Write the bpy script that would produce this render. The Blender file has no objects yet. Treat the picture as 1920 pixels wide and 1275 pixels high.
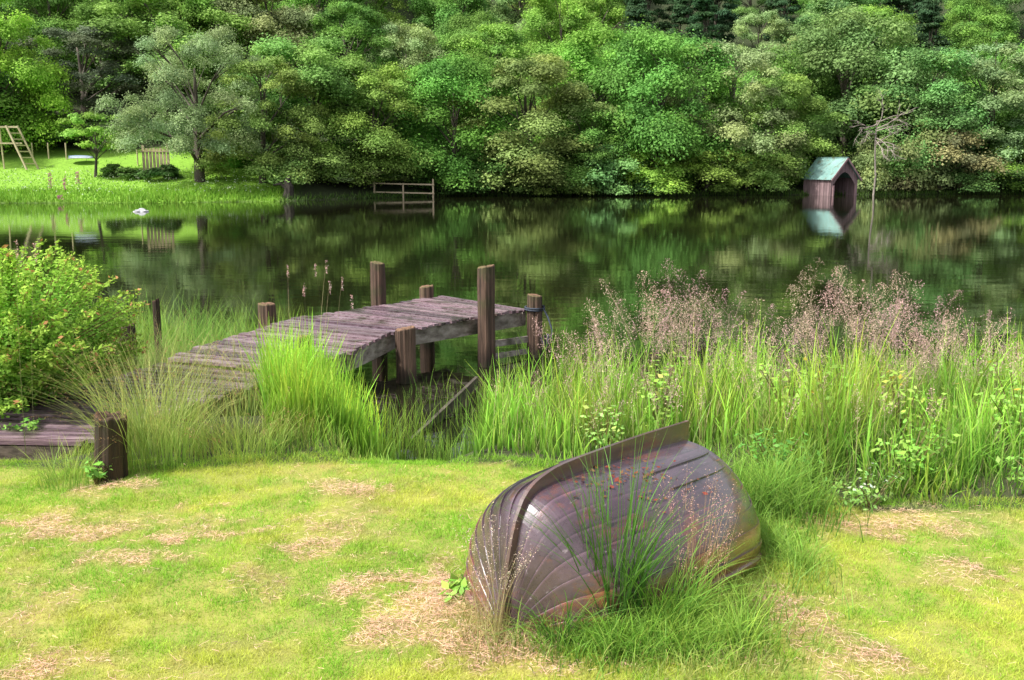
import bpy, math, random
import numpy as np
from mathutils import Vector
random.seed(7); rng=np.random.default_rng(11)
S=bpy.context.scene; C=S.collection
R=math.radians
# ------------------------------------------------------------ helpers
CAMZ=2.8; F=1867.0; PITCH=math.atan(332.5/F)
def ang(py): return math.atan((py-637.5)/F)+PITCH
def gp(px,py,z=0.5):
    y=(CAMZ-z)/math.tan(ang(py)); d=y*math.cos(PITCH)+(CAMZ-z)*math.sin(PITCH)
    return (px-960)/F*d, y
def xat(px,y,z=1.0): return (px-960)/F*(y*math.cos(PITCH)+(CAMZ-z)*math.sin(PITCH))
def zat(py,y): return CAMZ-y*math.tan(ang(py))

def tag(o,label=None,cat=None,group=None,kind=None):
    if label: o['label']=label
    if cat: o['category']=cat
    if group: o['group']=group
    if kind: o['kind']=kind
    return o
def empty(name,loc=(0,0,0),rz=0,**k):
    o=bpy.data.objects.new(name,None); C.objects.link(o); o.location=loc; o.rotation_euler=(0,0,rz)
    o.empty_display_size=.2
    return tag(o,**k)
def mesh_np(V,Fq,mat,col=None,name='mesh',smooth=False):
    V=np.asarray(V,dtype=np.float32).reshape(-1,3); Fq=np.asarray(Fq,dtype=np.int32).reshape(-1,4)
    me=bpy.data.meshes.new(name)
    me.vertices.add(len(V)); me.vertices.foreach_set('co',V.ravel())
    me.loops.add(len(Fq)*4); me.loops.foreach_set('vertex_index',Fq.ravel())
    me.polygons.add(len(Fq)); me.polygons.foreach_set('loop_start',np.arange(0,len(Fq)*4,4,dtype=np.int32))
    if smooth: me.polygons.foreach_set('use_smooth',np.ones(len(Fq),dtype=bool))
    me.update(calc_edges=True)
    if col is not None:
        c=np.ones((len(V),4),dtype=np.float32); c[:,:3]=np.asarray(col).reshape(-1,3)
        a=me.color_attributes.new('Col','FLOAT_COLOR','POINT'); a.data.foreach_set('color',c.ravel())
    me.materials.append(mat)
    return me
def link(name,me,parent=None,loc=None):
    o=bpy.data.objects.new(name,me); C.objects.link(o)
    if parent: o.parent=parent
    if loc: o.location=loc
    return o
class MB:
    def __init__(s): s.v=[];s.f=[];s.c=[];s.sm=False
    def add(s,vs,fs,col=(1,1,1)):
        b=len(s.v); s.v+= [tuple(v) for v in vs]; s.f+=[tuple(i+b for i in f) for f in fs]; s.c+=[col]*len(vs)
    def hexa(s,p,col=(1,1,1)):
        s.add(p,[(3,2,1,0),(4,5,6,7),(0,1,5,4),(1,2,6,5),(2,3,7,6),(3,0,4,7)],col)
    def box(s,x0,x1,y0,y1,z0,z1,col=(1,1,1)):
        s.hexa([(x0,y0,z0),(x1,y0,z0),(x1,y1,z0),(x0,y1,z0),(x0,y0,z1),(x1,y0,z1),(x1,y1,z1),(x0,y1,z1)],col)
    def bar(s,a,b,w,h,col=(1,1,1)):
        a=Vector(a);b=Vector(b);d=(b-a).normalized()
        up=Vector((0,0,1)) if abs(d.z)<.95 else Vector((0,1,0))
        sx=d.cross(up).normalized()*w/2; uz=sx.cross(d).normalized()*h/2
        s.hexa([a-sx-uz,a+sx-uz,b+sx-uz,b-sx-uz,a-sx+uz,a+sx+uz,b+sx+uz,b-sx+uz],col)
    def tube(s,pts,rad,n=7,col=(1,1,1),cap=True):
        pts=[Vector(p) for p in pts]
        vs=[];fs=[]
        for i,p in enumerate(pts):
            d=(pts[min(i+1,len(pts)-1)]-pts[max(i-1,0)]).normalized()
            up=Vector((1,0,0)) if abs(d.x)<.8 else Vector((0,1,0))
            a=d.cross(up).normalized(); b=d.cross(a)
            r=rad[i] if hasattr(rad,'__len__') else rad
            for k in range(n):
                t=2*math.pi*k/n; vs.append(p+a*r*math.cos(t)+b*r*math.sin(t))
        for i in range(len(pts)-1):
            for k in range(n):
                k2=(k+1)%n; fs.append((i*n+k,i*n+k2,(i+1)*n+k2,(i+1)*n+k))
        if cap: fs.append(tuple(range(n))); fs.append(tuple(range((len(pts)-1)*n,len(pts)*n)))
        s.add(vs,fs,col)
    def mesh(s,mat,name='mesh',smooth=False):
        me=bpy.data.meshes.new(name); me.from_pydata(s.v,[],s.f); me.update()
        a=me.color_attributes.new('Col','FLOAT_COLOR','POINT')
        c=np.ones((len(s.v),4),dtype=np.float32); c[:,:3]=np.array(s.c,dtype=np.float32).reshape(-1,3)
        a.data.foreach_set('color',c.ravel()); me.materials.append(mat)
        if smooth: me.polygons.foreach_set('use_smooth',np.ones(len(me.polygons),dtype=bool))
        return me
    def build(s,name,mat,parent=None,smooth=False,loc=None): return link(name,s.mesh(mat,name,smooth),parent,loc)
_g=np.random.default_rng(5).random((64,64))
def vn(x,y,sc=1.0,off=0.0):
    x=np.asarray(x)/sc+off+100; y=np.asarray(y)/sc+off*1.7+100
    xi=np.floor(x).astype(int); yi=np.floor(y).astype(int); fx=x-xi; fy=y-yi
    fx=fx*fx*(3-2*fx); fy=fy*fy*(3-2*fy); g=lambda a,b:_g[a%64,b%64]
    return (g(xi,yi)*(1-fx)+g(xi+1,yi)*fx)*(1-fy)+(g(xi,yi+1)*(1-fx)+g(xi+1,yi+1)*fx)*fy

# ------------------------------------------------------------ materials
def mat(name):
    m=bpy.data.materials.new(name); m.use_nodes=True; nt=m.node_tree; nt.nodes.clear()
    out=nt.nodes.new('ShaderNodeOutputMaterial'); return m,nt,out
def foliage(name,trans=.3,rough=.5,gain=1.0,spec=.3):
    m,nt,out=mat(name); N=nt.nodes; L=nt.links
    at=N.new('ShaderNodeAttribute'); at.attribute_name='Col'
    oi=N.new('ShaderNodeObjectInfo')
    mx=N.new('ShaderNodeMix'); mx.data_type='RGBA'; mx.blend_type='MULTIPLY'; mx.inputs[0].default_value=1
    L.new(at.outputs['Color'],mx.inputs[6]); L.new(oi.outputs['Color'],mx.inputs[7])
    geo=N.new('ShaderNodeNewGeometry'); nz=N.new('ShaderNodeTexNoise'); nz.inputs['Scale'].default_value=1.7
    L.new(geo.outputs['Position'],nz.inputs['Vector'])
    mr=N.new('ShaderNodeMapRange'); mr.inputs[3].default_value=.75*gain; mr.inputs[4].default_value=1.25*gain
    L.new(nz.outputs['Fac'],mr.inputs[0])
    m2=N.new('ShaderNodeVectorMath'); m2.operation='SCALE'; L.new(mx.outputs[2],m2.inputs[0]); L.new(mr.outputs[0],m2.inputs['Scale'])
    p=N.new('ShaderNodeBsdfPrincipled'); p.inputs['Roughness'].default_value=rough; p.inputs['Specular IOR Level'].default_value=spec
    L.new(m2.outputs[0],p.inputs['Base Color'])
    t=N.new('ShaderNodeBsdfTranslucent'); L.new(m2.outputs[0],t.inputs['Color'])
    ms=N.new('ShaderNodeMixShader'); ms.inputs[0].default_value=trans
    L.new(p.outputs[0],ms.inputs[1]); L.new(t.outputs[0],ms.inputs[2]); L.new(ms.outputs[0],out.inputs[0])
    return m
def wood(name,c1,c2,scale=(3,3,30),rough=.6,bump=.4,c3=None,spec=.5):
    m,nt,out=mat(name); N=nt.nodes; L=nt.links
    tc=N.new('ShaderNodeTexCoord'); mp=N.new('ShaderNodeMapping'); mp.inputs['Scale'].default_value=scale
    L.new(tc.outputs['Object'],mp.inputs[0])
    nz=N.new('ShaderNodeTexNoise'); nz.inputs['Scale'].default_value=1; nz.inputs['Detail'].default_value=8; nz.inputs['Roughness'].default_value=.65
    L.new(mp.outputs[0],nz.inputs['Vector'])
    cr=N.new('ShaderNodeValToRGB'); cr.color_ramp.elements[0].position=.3; cr.color_ramp.elements[1].position=.72
    cr.color_ramp.elements[0].color=(*c1,1); cr.color_ramp.elements[1].color=(*c2,1)
    L.new(nz.outputs['Fac'],cr.inputs[0])
    src=cr.outputs[0]
    if c3:
        n2=N.new('ShaderNodeTexNoise'); n2.inputs['Scale'].default_value=2.6; n2.inputs['Detail'].default_value=6
        L.new(tc.outputs['Object'],n2.inputs['Vector'])
        r2=N.new('ShaderNodeMapRange'); r2.inputs[1].default_value=.52; r2.inputs[2].default_value=.68; L.new(n2.outputs['Fac'],r2.inputs[0])
        x=N.new('ShaderNodeMix'); x.data_type='RGBA'; L.new(r2.outputs[0],x.inputs[0]); L.new(src,x.inputs[6]); x.inputs[7].default_value=(*c3,1); src=x.outputs[2]
    at=N.new('ShaderNodeAttribute'); at.attribute_name='Col'
    mx=N.new('ShaderNodeMix'); mx.data_type='RGBA'; mx.blend_type='MULTIPLY'; mx.inputs[0].default_value=1
    L.new(src,mx.inputs[6]); L.new(at.outputs['Color'],mx.inputs[7])
    p=N.new('ShaderNodeBsdfPrincipled'); L.new(mx.outputs[2],p.inputs['Base Color']); p.inputs['Specular IOR Level'].default_value=spec
    rr=N.new('ShaderNodeMapRange'); rr.inputs[3].default_value=max(.05,rough-.15); rr.inputs[4].default_value=min(1,rough+.2); L.new(nz.outputs['Fac'],rr.inputs[0]); L.new(rr.outputs[0],p.inputs['Roughness'])
    b=N.new('ShaderNodeBump'); b.inputs['Strength'].default_value=bump; b.inputs['Distance'].default_value=.02; L.new(nz.outputs['Fac'],b.inputs['Height']); L.new(b.outputs[0],p.inputs['Normal'])
    L.new(p.outputs[0],out.inputs[0]); return m
M_leaf=foliage('leaf_surface',.34,.6,spec=.12)
M_grass=foliage('grass_blade',.35,.5,spec=.25)
M_straw=foliage('dry_straw',.1,.8)
M_bark=wood('bark',(.05,.04,.03),(.17,.14,.11),(4,4,1.2),.9,.6)
M_palebark=wood('bleached_branch',(.26,.21,.18),(.48,.42,.36),(4,4,1.2),.9,.3)
M_deck=wood('wet_deck_planks',(.075,.044,.052),(.37,.26,.30),(1.5,22,22),.24,.5,(.06,.05,.035))
M_beam=wood('weathered_beam',(.10,.075,.06),(.55,.48,.43),(6,6,14),.7,.5,(.06,.06,.03))
M_post=wood('old_post_wood',(.03,.016,.01),(.25,.15,.105),(26,26,1.6),.75,1.0,(.08,.085,.03))
M_pale=wood('pale_timber',(.46,.36,.23),(.70,.58,.40),(3,3,3),.8,.2)
M_house=wood('boathouse_boards',(.15,.095,.10),(.40,.28,.29),(9,9,.8),.9,.3)
M_roof=wood('green_tin_roof',(.17,.33,.30),(.30,.49,.45),(1.2,1.2,1.2),.6,.1,(.16,.21,.16))
M_stone=wood('pale_rock',(.35,.35,.36),(.6,.6,.62),(3,3,3),.8,.5)
M_rope=wood('dark_rope',(.02,.025,.04),(.08,.1,.14),(30,30,30),.7,.2)
M_tarp=wood('boat_cover',(.14,.24,.38),(.45,.5,.6),(.8,.8,.8),.5,.1)
def boat_mat(name,c1,c2,rust,white,rough):
    m,nt,out=mat(name); N=nt.nodes; L=nt.links
    tc=N.new('ShaderNodeTexCoord')
    def noise(sc,det=7,scl=(1,1,1),ro=.6):
        mp=N.new('ShaderNodeMapping'); mp.inputs['Scale'].default_value=scl; L.new(tc.outputs['Object'],mp.inputs[0])
        n=N.new('ShaderNodeTexNoise'); n.inputs['Scale'].default_value=sc; n.inputs['Detail'].default_value=det; n.inputs['Roughness'].default_value=ro
        L.new(mp.outputs[0],n.inputs['Vector']); return n.outputs['Fac']
    def mr(s,a,b,c=0.,d=1.):
        r=N.new('ShaderNodeMapRange'); r.inputs[1].default_value=a; r.inputs[2].default_value=b; r.inputs[3].default_value=c; r.inputs[4].default_value=d; L.new(s,r.inputs[0]); return r.outputs[0]
    def mix(f,a,b,mode='MIX'):
        x=N.new('ShaderNodeMix'); x.data_type='RGBA'; x.blend_type=mode
        if isinstance(f,float): x.inputs[0].default_value=f
        else: L.new(f,x.inputs[0])
        for i,v in ((6,a),(7,b)):
            if isinstance(v,tuple): x.inputs[i].default_value=(*v,1)
            else: L.new(v,x.inputs[i])
        return x.outputs[2]
    def math_(op,a,b):
        q=N.new('ShaderNodeMath'); q.operation=op; L.new(a,q.inputs[0]); L.new(b,q.inputs[1]); return q.outputs[0]
    sep=N.new('ShaderNodeSeparateXYZ'); L.new(tc.outputs['Object'],sep.inputs[0])
    low=mr(sep.outputs[2],.55,.15,0.,1.); aft=mr(sep.outputs[0],.3,1.3,.3,1.)
    n1=noise(3,8,(.6,1.5,1.5)); base=mix(mr(n1,.3,.7),c1,c2)
    n2=noise(2.9,10,(.7,1,1.4),.75)
    wear=math_('MULTIPLY',low,aft); thr=math_('ADD',n2,math_('MULTIPLY',wear,mr(n1,0,1,.17,.17)))
    base=mix(mr(thr,.54,.66,0.,.85),base,rust)
    n4=noise(26,8,(.25,1.4,1.4),.75); n3=noise(13,9,(.3,1.6,1.6),.75)
    base=mix(mr(n4,.6,.75,0.,.6),base,(.022,.012,.014))
    base=mix(mr(n3,.60,.72,0.,.7),base,white)
    at=N.new('ShaderNodeAttribute'); at.attribute_name='Col'
    base=mix(1.0,base,at.outputs['Color'],'MULTIPLY')
    p=N.new('ShaderNodeBsdfPrincipled'); L.new(base,p.inputs['Base Color'])
    L.new(mr(n3,.35,.75,rough,rough+.35),p.inputs['Roughness']); p.inputs['Specular IOR Level'].default_value=.9
    p.inputs['Coat Weight'].default_value=.8; p.inputs['Coat Roughness'].default_value=.12
    b=N.new('ShaderNodeBump'); b.inputs['Strength'].default_value=.4; b.inputs['Distance'].default_value=.006; L.new(n3,b.inputs['Height']); L.new(b.outputs[0],p.inputs['Normal'])
    L.new(p.outputs[0],out.inputs[0]); return m
M_boat=boat_mat('varnished_hull',(.045,.024,.035),(.125,.072,.10),(.22,.065,.032),(.50,.42,.46),.2)
M_keel=boat_mat('worn_keel',(.06,.027,.025),(.15,.08,.072),(.24,.08,.04),(.45,.38,.36),.4)

# ------------------------------------------------------------ world, sun, camera
w=bpy.data.worlds.new('World'); S.world=w; w.use_nodes=True; nt=w.node_tree
bg=nt.nodes['Background']; sky=nt.nodes.new('ShaderNodeTexSky'); sky.sky_type='NISHITA'; sky.sun_disc=False
SUN_EL=R(52); SUN_AZ=R(-118)
sky.sun_elevation=SUN_EL; sky.sun_rotation=SUN_AZ; sky.dust_density=3; sky.air_density=1.2
hs=nt.nodes.new('ShaderNodeHueSaturation'); hs.inputs['Saturation'].default_value=.3; hs.inputs['Value'].default_value=1.3
nt.links.new(sky.outputs[0],hs.inputs['Color']); nt.links.new(hs.outputs[0],bg.inputs[0]); bg.inputs[1].default_value=.15
sd=bpy.data.lights.new('sun','SUN'); sd.energy=5.0; sd.angle=R(4); sd.color=(1,.97,.9)
so=bpy.data.objects.new('sun',sd); C.objects.link(so)
dirv=Vector((math.sin(SUN_AZ)*math.cos(SUN_EL),math.cos(SUN_AZ)*math.cos(SUN_EL),math.sin(SUN_EL)))
so.rotation_euler=dirv.to_track_quat('Z','Y').to_euler(); so.location=(0,0,60)
cd=bpy.data.cameras.new('camera'); cam=bpy.data.objects.new('camera',cd); C.objects.link(cam)
cam.location=(0,0,CAMZ); cam.rotation_euler=(math.pi/2-PITCH,0,0); cd.sensor_width=36; cd.lens=36*F/1920; cd.clip_end=2000; cd.clip_start=.05
S.camera=cam
S.view_settings.view_transform='Standard'; S.view_settings.look='None'; S.view_settings.exposure=0

# ------------------------------------------------------------ terrain
dockc=np.array([(-4.7,8.2),(-3.55,11.3),(-2.85,12.2),(-2.3,13.2),(-.4,15.1)])
def dockdist(x,y):
    r=np.full(np.shape(x),9.)
    for a,b_ in zip(dockc[:-1],dockc[1:]):
        ab=b_-a; tt=np.clip(((x-a[0])*ab[0]+(y-a[1])*ab[1])/(ab@ab),0,1); r=np.minimum(r,np.hypot(x-a[0]-tt*ab[0],y-a[1]-tt*ab[1]))
    return r
def yn(x): return np.interp(x,[-30,-8,-4.6,-3.2,-2.4,-1.7,-1.3,-.5,-.1,.6,2,6,30],[14,13,12.5,12,11.2,10,8.9,8.8,9.9,10.8,11.3,12,14])
def yb(x): return np.interp(x,[-8,-3,-1.4,0,1.4,2.4,5,9],[7.3,7.3,7.5,7.4,7.1,6.4,6.2,6.1])
def ys(x): return np.interp(x,[-200,-60,-38,-24,-17,-12,-5,28,60,200],[64,68,70.5,71.5,74,80,86,89,93,100])
def hgt(x,y):
    x=np.asarray(x,float);y=np.asarray(y,float)
    n=yn(x); wslope=np.interp(x,[-3,-1.6,-.4,.5],[3.6,1.5,1.5,3.6])
    t=np.clip((y-(n-wslope))/wslope,0,1); near=.5*(1-t*t*(3-2*t))
    near=np.where(y>n,np.maximum(-.9,-(y-n)*.28),near)
    near+=(vn(x,y,1.1)-.5)*.05+(vn(x,y,.35,3)-.5)*.02
    q=np.clip((1.35-dockdist(x,y))/.45,0,1)*np.clip((y-7.5)/.5,0,1)
    near-=.42*q*np.clip(near/.35,0,1)
    d=y-ys(x)
    far=np.interp(d,[-8,0,1,4,16,40,120,500],[-.9,-.03,.3,.9,3.3,12,52,75])+np.where(d>12,(vn(x,y,9)-.5)*2,0)
    return np.where(y<40,near,np.where(d>-8,far,-.9))
xs=np.unique(np.concatenate([-np.geomspace(8,420,40)[::-1],np.arange(-8,8.01,.12),np.geomspace(8,420,40)]))
yy=np.unique(np.concatenate([np.array([-60,-30,-15,-6]),np.arange(0,2,.5),np.arange(2,16,.12),np.arange(16,62,4.),np.arange(62,110,1.2),np.geomspace(110,600,26)]))
X,Y=np.meshgrid(xs,yy); Z=hgt(X,Y); V=np.stack([X,Y,Z],-1).reshape(-1,3)
nx=len(xs); ny=len(yy); i=np.arange(ny-1)[:,None]*nx+np.arange(nx-1)[None]; FQ=np.stack([i,i+1,i+nx+1,i+nx],-1).reshape(-1,4)
x,y,z=V.T
col=np.empty((len(V),3)); col[:]=(.33,.33,.07)
col+= ((vn(x,y,.5)-.5)*.12)[:,None]*np.array([1,.6,.1])
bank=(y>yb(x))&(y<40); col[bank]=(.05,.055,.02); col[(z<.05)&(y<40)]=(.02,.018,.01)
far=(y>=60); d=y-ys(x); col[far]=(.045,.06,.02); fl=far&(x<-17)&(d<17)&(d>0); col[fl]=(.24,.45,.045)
M_ground,nt,out=mat('ground_soil_and_turf'); N=nt.nodes; L=nt.links
at=N.new('ShaderNodeAttribute'); at.attribute_name='Col'; geo=N.new('ShaderNodeNewGeometry')
nz=N.new('ShaderNodeTexNoise'); nz.inputs['Scale'].default_value=6; nz.inputs['Detail'].default_value=8; L.new(geo.outputs['Position'],nz.inputs['Vector'])
mr=N.new('ShaderNodeMapRange'); mr.inputs[3].default_value=.5; mr.inputs[4].default_value=1.5; L.new(nz.outputs['Fac'],mr.inputs[0])
vm=N.new('ShaderNodeVectorMath'); vm.operation='SCALE'; L.new(at.outputs['Color'],vm.inputs[0]); L.new(mr.outputs[0],vm.inputs['Scale'])
p=N.new('ShaderNodeBsdfPrincipled'); p.inputs['Roughness'].default_value=.95; L.new(vm.outputs[0],p.inputs['Base Color'])
b=N.new('ShaderNodeBump'); b.inputs['Strength'].default_value=.5; b.inputs['Distance'].default_value=.03; L.new(nz.outputs['Fac'],b.inputs['Height']); L.new(b.outputs[0],p.inputs['Normal']); L.new(p.outputs[0],out.inputs[0])
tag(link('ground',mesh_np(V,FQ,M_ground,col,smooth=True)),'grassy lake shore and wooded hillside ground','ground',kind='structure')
M_water,nt,out=mat('lake_surface'); N=nt.nodes; L=nt.links
geo=N.new('ShaderNodeNewGeometry')
def wn(scl,sc,det):
    mp=N.new('ShaderNodeMapping'); mp.inputs['Scale'].default_value=scl; L.new(geo.outputs['Position'],mp.inputs[0])
    n=N.new('ShaderNodeTexNoise'); n.inputs['Scale'].default_value=sc; n.inputs['Detail'].default_value=det; L.new(mp.outputs[0],n.inputs['Vector']); return n.outputs['Fac']
a=wn((.5,1.2,1),1.6,3); b2=wn((.25,.7,1),.35,2)
ad=N.new('ShaderNodeMath'); ad.operation='ADD'; L.new(a,ad.inputs[0]); L.new(b2,ad.inputs[1])
b=N.new('ShaderNodeBump'); b.inputs['Strength'].default_value=.05; b.inputs['Distance'].default_value=.06; L.new(ad.outputs[0],b.inputs['Height'])
p=N.new('ShaderNodeBsdfPrincipled'); p.inputs['Base Color'].default_value=(.013,.014,.006,1); p.inputs['Roughness'].default_value=.03; p.inputs['IOR'].default_value=1.5
L.new(b.outputs[0],p.inputs['Normal']); L.new(p.outputs[0],out.inputs[0])
m=MB(); m.add([(-400,6.5,0),(400,6.5,0),(400,130,0),(-400,130,0)],[(0,1,2,3)])
tag(m.build('lake_water',M_water),'still dark lake mirroring the wooded shore','water',kind='structure')

# ------------------------------------------------------------ leaf and blade generators
def leaf_quads(Cn,Nr,size,asp=.55):
    n=len(Cn); Nr=Nr/np.maximum(np.linalg.norm(Nr,axis=1,keepdims=True),1e-6)
    r=rng.normal(size=(n,3)); t1=np.cross(Nr,r); t1/=np.maximum(np.linalg.norm(t1,axis=1,keepdims=True),1e-6); t2=np.cross(Nr,t1)
    a=(size*.5)[:,None]; bq=a*asp
    V=np.stack([Cn-t1*a,Cn+t2*bq-Nr*a*.15,Cn+t1*a,Cn-t2*bq-Nr*a*.15],1)
    return V.reshape(-1,3), np.arange(n*4).reshape(-1,4)
def blades(P,H,W,az,lean,segs,cb,ct,face=None):
    n=len(P); t=np.linspace(0,1,segs+1)[None,:]
    H=H[:,None]; ln=lean[:,None]
    hor=H*ln*t**1.8; up=H*(t-.45*np.minimum(ln,1.2)*t**2.2)
    cx=P[:,0:1]+np.cos(az)[:,None]*hor; cy=P[:,1:2]+np.sin(az)[:,None]*hor; cz=P[:,2:3]+up
    if face is None: face=rng.uniform(0,2*np.pi,n)
    wd=W[:,None]*.5*np.maximum((1-t**1.5),.06)
    wx=np.cos(face)[:,None]*wd; wy=np.sin(face)[:,None]*wd
    V=np.stack([np.stack([cx-wx,cy-wy,cz],-1),np.stack([cx+wx,cy+wy,cz],-1)],2)
    V=V.reshape(-1,3)
    base=(np.arange(n)*(segs+1)*2)[:,None,None]; k=(np.arange(segs)*2)[None,:,None]
    Fq=base+k+np.array([0,1,3,2])[None,None]
    tt=np.repeat(t[...,None],2,-1)[...,None]
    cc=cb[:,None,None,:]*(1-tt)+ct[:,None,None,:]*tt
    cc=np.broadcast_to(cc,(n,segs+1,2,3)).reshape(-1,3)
    return V,Fq.reshape(-1,4),cc
def merge(parts):
    Vs=[];Fs=[];Cs=[];o=0
    for V,Fq,cc in parts:
        Vs.append(V);Fs.append(Fq+o);Cs.append(cc);o+=len(V)
    return np.concatenate(Vs),np.concatenate(Fs),np.concatenate(Cs)
def jit(c,n,s=.2):
    c=np.array(c)[None]*np.ones((n,1)); f=rng.uniform(1-s,1+s,(n,1)); h=rng.uniform(1-s*.5,1+s*.5,(n,3)); return c*f*h

# ------------------------------------------------------------ trees
def crown(seed,H,W,nl,nleaf,size,low=.12,rl=(.14,.24),flat=.9,mode='round',droop=.2,rag=.22):
    g=np.random.default_rng(seed)
    f=g.beta(1.15,1.1,nl)
    if mode=='cone': Renv=W/2*(1-f)*1.0+.15
    else: Renv=W/2*np.sqrt(np.clip(1-((f-.36)/.70)**2,0.05,1))
    th=g.uniform(0,2*np.pi,nl)+np.arange(nl)*2.4; rr=Renv*np.sqrt(g.uniform(.25,1,nl))*g.uniform(.72,1.12,nl)
    cz=H*(low+(1-low)*f*.92)
    Lc=np.stack([rr*np.cos(th),rr*np.sin(th),cz],1)
    Lr=W*g.uniform(rl[0],rl[1],nl)*(1-.35*f)
    tone=g.uniform(.70,1.24,nl); hue=g.uniform(-.06,.06,nl)
    wgt=Lr**2; k=g.choice(nl,nleaf,p=wgt/wgt.sum())
    dv=g.normal(size=(nleaf,3)); dv/=np.linalg.norm(dv,axis=1,keepdims=True); fl=(dv[:,2]<-.3)&(g.random(nleaf)<.85); dv[:,2]=np.where(fl,-dv[:,2]*.6,dv[:,2])
    nt_=16; tw=g.normal(size=(nl,nt_,3)); tw/=np.linalg.norm(tw,axis=2,keepdims=True); tw[:,:,2]=np.abs(tw[:,:,2])*.9-.2
    ti=g.integers(0,nt_,nleaf); tv=tw[k,ti]; tl=g.uniform(.6,1.25,(nl,nt_))[k,ti]
    dv2=tv+g.normal(size=(nleaf,3))*.30; usetw=g.random(nleaf)<.66
    dv=np.where(usetw[:,None],dv2,dv)
    lump=1+.25*np.sin(dv[:,0]*6+k)*np.sin(dv[:,1]*6+k*1.3)
    rad=Lr[k]*np.where(usetw,tl,lump*np.where(g.random(nleaf)<1-rag,g.uniform(.75,1.02,nleaf),g.uniform(.3,1.35,nleaf)))
    P=Lc[k]+dv*rad[:,None]*np.array([1,1,flat])
    ro=np.hypot(P[:,0],P[:,1])/(W/2); P[:,2]-=droop*np.clip(ro-.45,0,1)**1.3*W*.35*g.uniform(.3,1,nleaf); P[:,2]=np.where(P[:,2]<.05,g.uniform(.0,.5,nleaf),P[:,2])
    Nn=dv*.8+np.array([0,0,.45])+g.normal(size=(nleaf,3))*.4
    V,Fq=leaf_quads(P,Nn,size*g.uniform(.55,1.35,nleaf),.68)
    tn=tone[k]*g.uniform(.86,1.14,nleaf)*np.where(usetw,g.uniform(.88,1.15,(nl,nt_))[k,ti],.92); hu=hue[k]
    cc=np.stack([tn*(1+hu*1.6),tn*(1+.2*hu),tn*(1-hu)],1)
    return V,Fq,np.repeat(cc,4,0),Lc,Lr
def trunk_mb(H,W,Lc,r0,seed,nb=14,lean=0.0):
    random.seed(seed); m=MB(); top=H*.72
    def pt(t): return Vector((lean*H*t*t+.12*math.sin(3*t+seed),.1*math.sin(4*t+seed*2),t*top))
    pts=[Vector((0,0,-.4))]+[pt(t) for t in np.linspace(0,1,8)]
    m.tube(pts,[r0*1.35]+[r0*(1.15-.95*t) for t in np.linspace(0,1,8)],8)
    idx=np.argsort(Lc[:,2])[:: max(1,len(Lc)//nb)]
    for j in idx:
        e=Vector(Lc[j]); t=max(.12,min(.9,(e.z/top)*.55)); a=pt(t)
        mid=a.lerp(e,.5)+Vector((random.uniform(-.3,.3),random.uniform(-.3,.3),.12*(e-a).length))
        rb=r0*(1.0-.8*t)*.55
        m.tube([a,a.lerp(mid,.5)+Vector((0,0,.05)),mid,mid.lerp(e,.6),e],[rb,rb*.8,rb*.6,rb*.4,rb*.12],5)
        for q in range(2):
            e2=e+Vector((random.uniform(-1,1),random.uniform(-1,1),random.uniform(0,1)))*W*.12
            m.tube([mid,mid.lerp(e2,.5)+Vector((0,0,.1)),e2],[rb*.45,rb*.3,rb*.08],4)
    return m
PROTO={}
def proto(key,H,W,nl,nleaf,size,seed,r0=.22,**k):
    V,Fq,cc,Lc,Lr=crown(seed,H,W,nl,nleaf,size,**k)
    PROTO[key]=(mesh_np(V,Fq,M_leaf,cc,'crown_'+key),trunk_mb(H,W,Lc,r0,seed).mesh(M_bark,'trunk_'+key,True),H,W)
proto('a',10,8,50,60000,.155,1,low=.04,rl=(.10,.18))
proto('b',10,7,60,60000,.145,2,low=.05,rl=(.09,.16))
proto('c',10,9,50,64000,.165,3,low=.03,rl=(.10,.19))
proto('d',10,7.5,85,60000,.13,4,low=.05,rl=(.07,.125))
proto('e',10,8.5,58,60000,.155,5,low=.03,rl=(.09,.17))
proto('willow',12,13,120,70000,.13,6,r0=.34,low=.2,rl=(.045,.09),droop=.4)
proto('bush',3,4,34,18000,.12,8,r0=.08,low=.0,rl=(.12,.22))
proto('bushb',3,4.4,44,18000,.115,9,r0=.08,low=.0,rl=(.1,.18))
proto('conifer',14,6,110,34000,.20,10,low=.06,rl=(.08,.15),flat=.5,mode='cone')
proto('small',5,4.4,26,8000,.15,12,r0=.09,low=.42,rl=(.09,.16),flat=.6,droop=.1)
proto('fern',1.6,3.2,20,4500,.22,13,r0=.04,low=.02,rl=(.11,.18),flat=.8)
COL=dict(lime=(.38,.62,.09),green=(.22,.42,.085),mid=(.30,.51,.10),dark=(.13,.25,.07),olive=(.31,.46,.12),grey=(.35,.46,.19),blue=(.25,.43,.14),brown=(.33,.38,.16),plum=(.17,.22,.12),fir=(.07,.14,.06))
def tree(name,key,x,y,H,Wd,col,label,cat='tree',group=None,z=None):
    cm,tm,h0,w0=PROTO[key]
    if z is None: z=float(hgt(x,y))-.1
    o=empty(name,(x,y,z),random.uniform(0,6.28),label=label,cat=cat,group=group)
    o.scale=(Wd/w0,Wd/w0,H/h0)
    t=link('trunk' if cat!='bush' and cat!='fern' else 'stems',tm,o); c=link('crown' if cat!='bush' and cat!='fern' else 'foliage',cm,o)
    q=COL[col]; c.color=(*[v*random.uniform(.93,1.1) for v in q],1)
    return o
random.seed(21)
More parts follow.
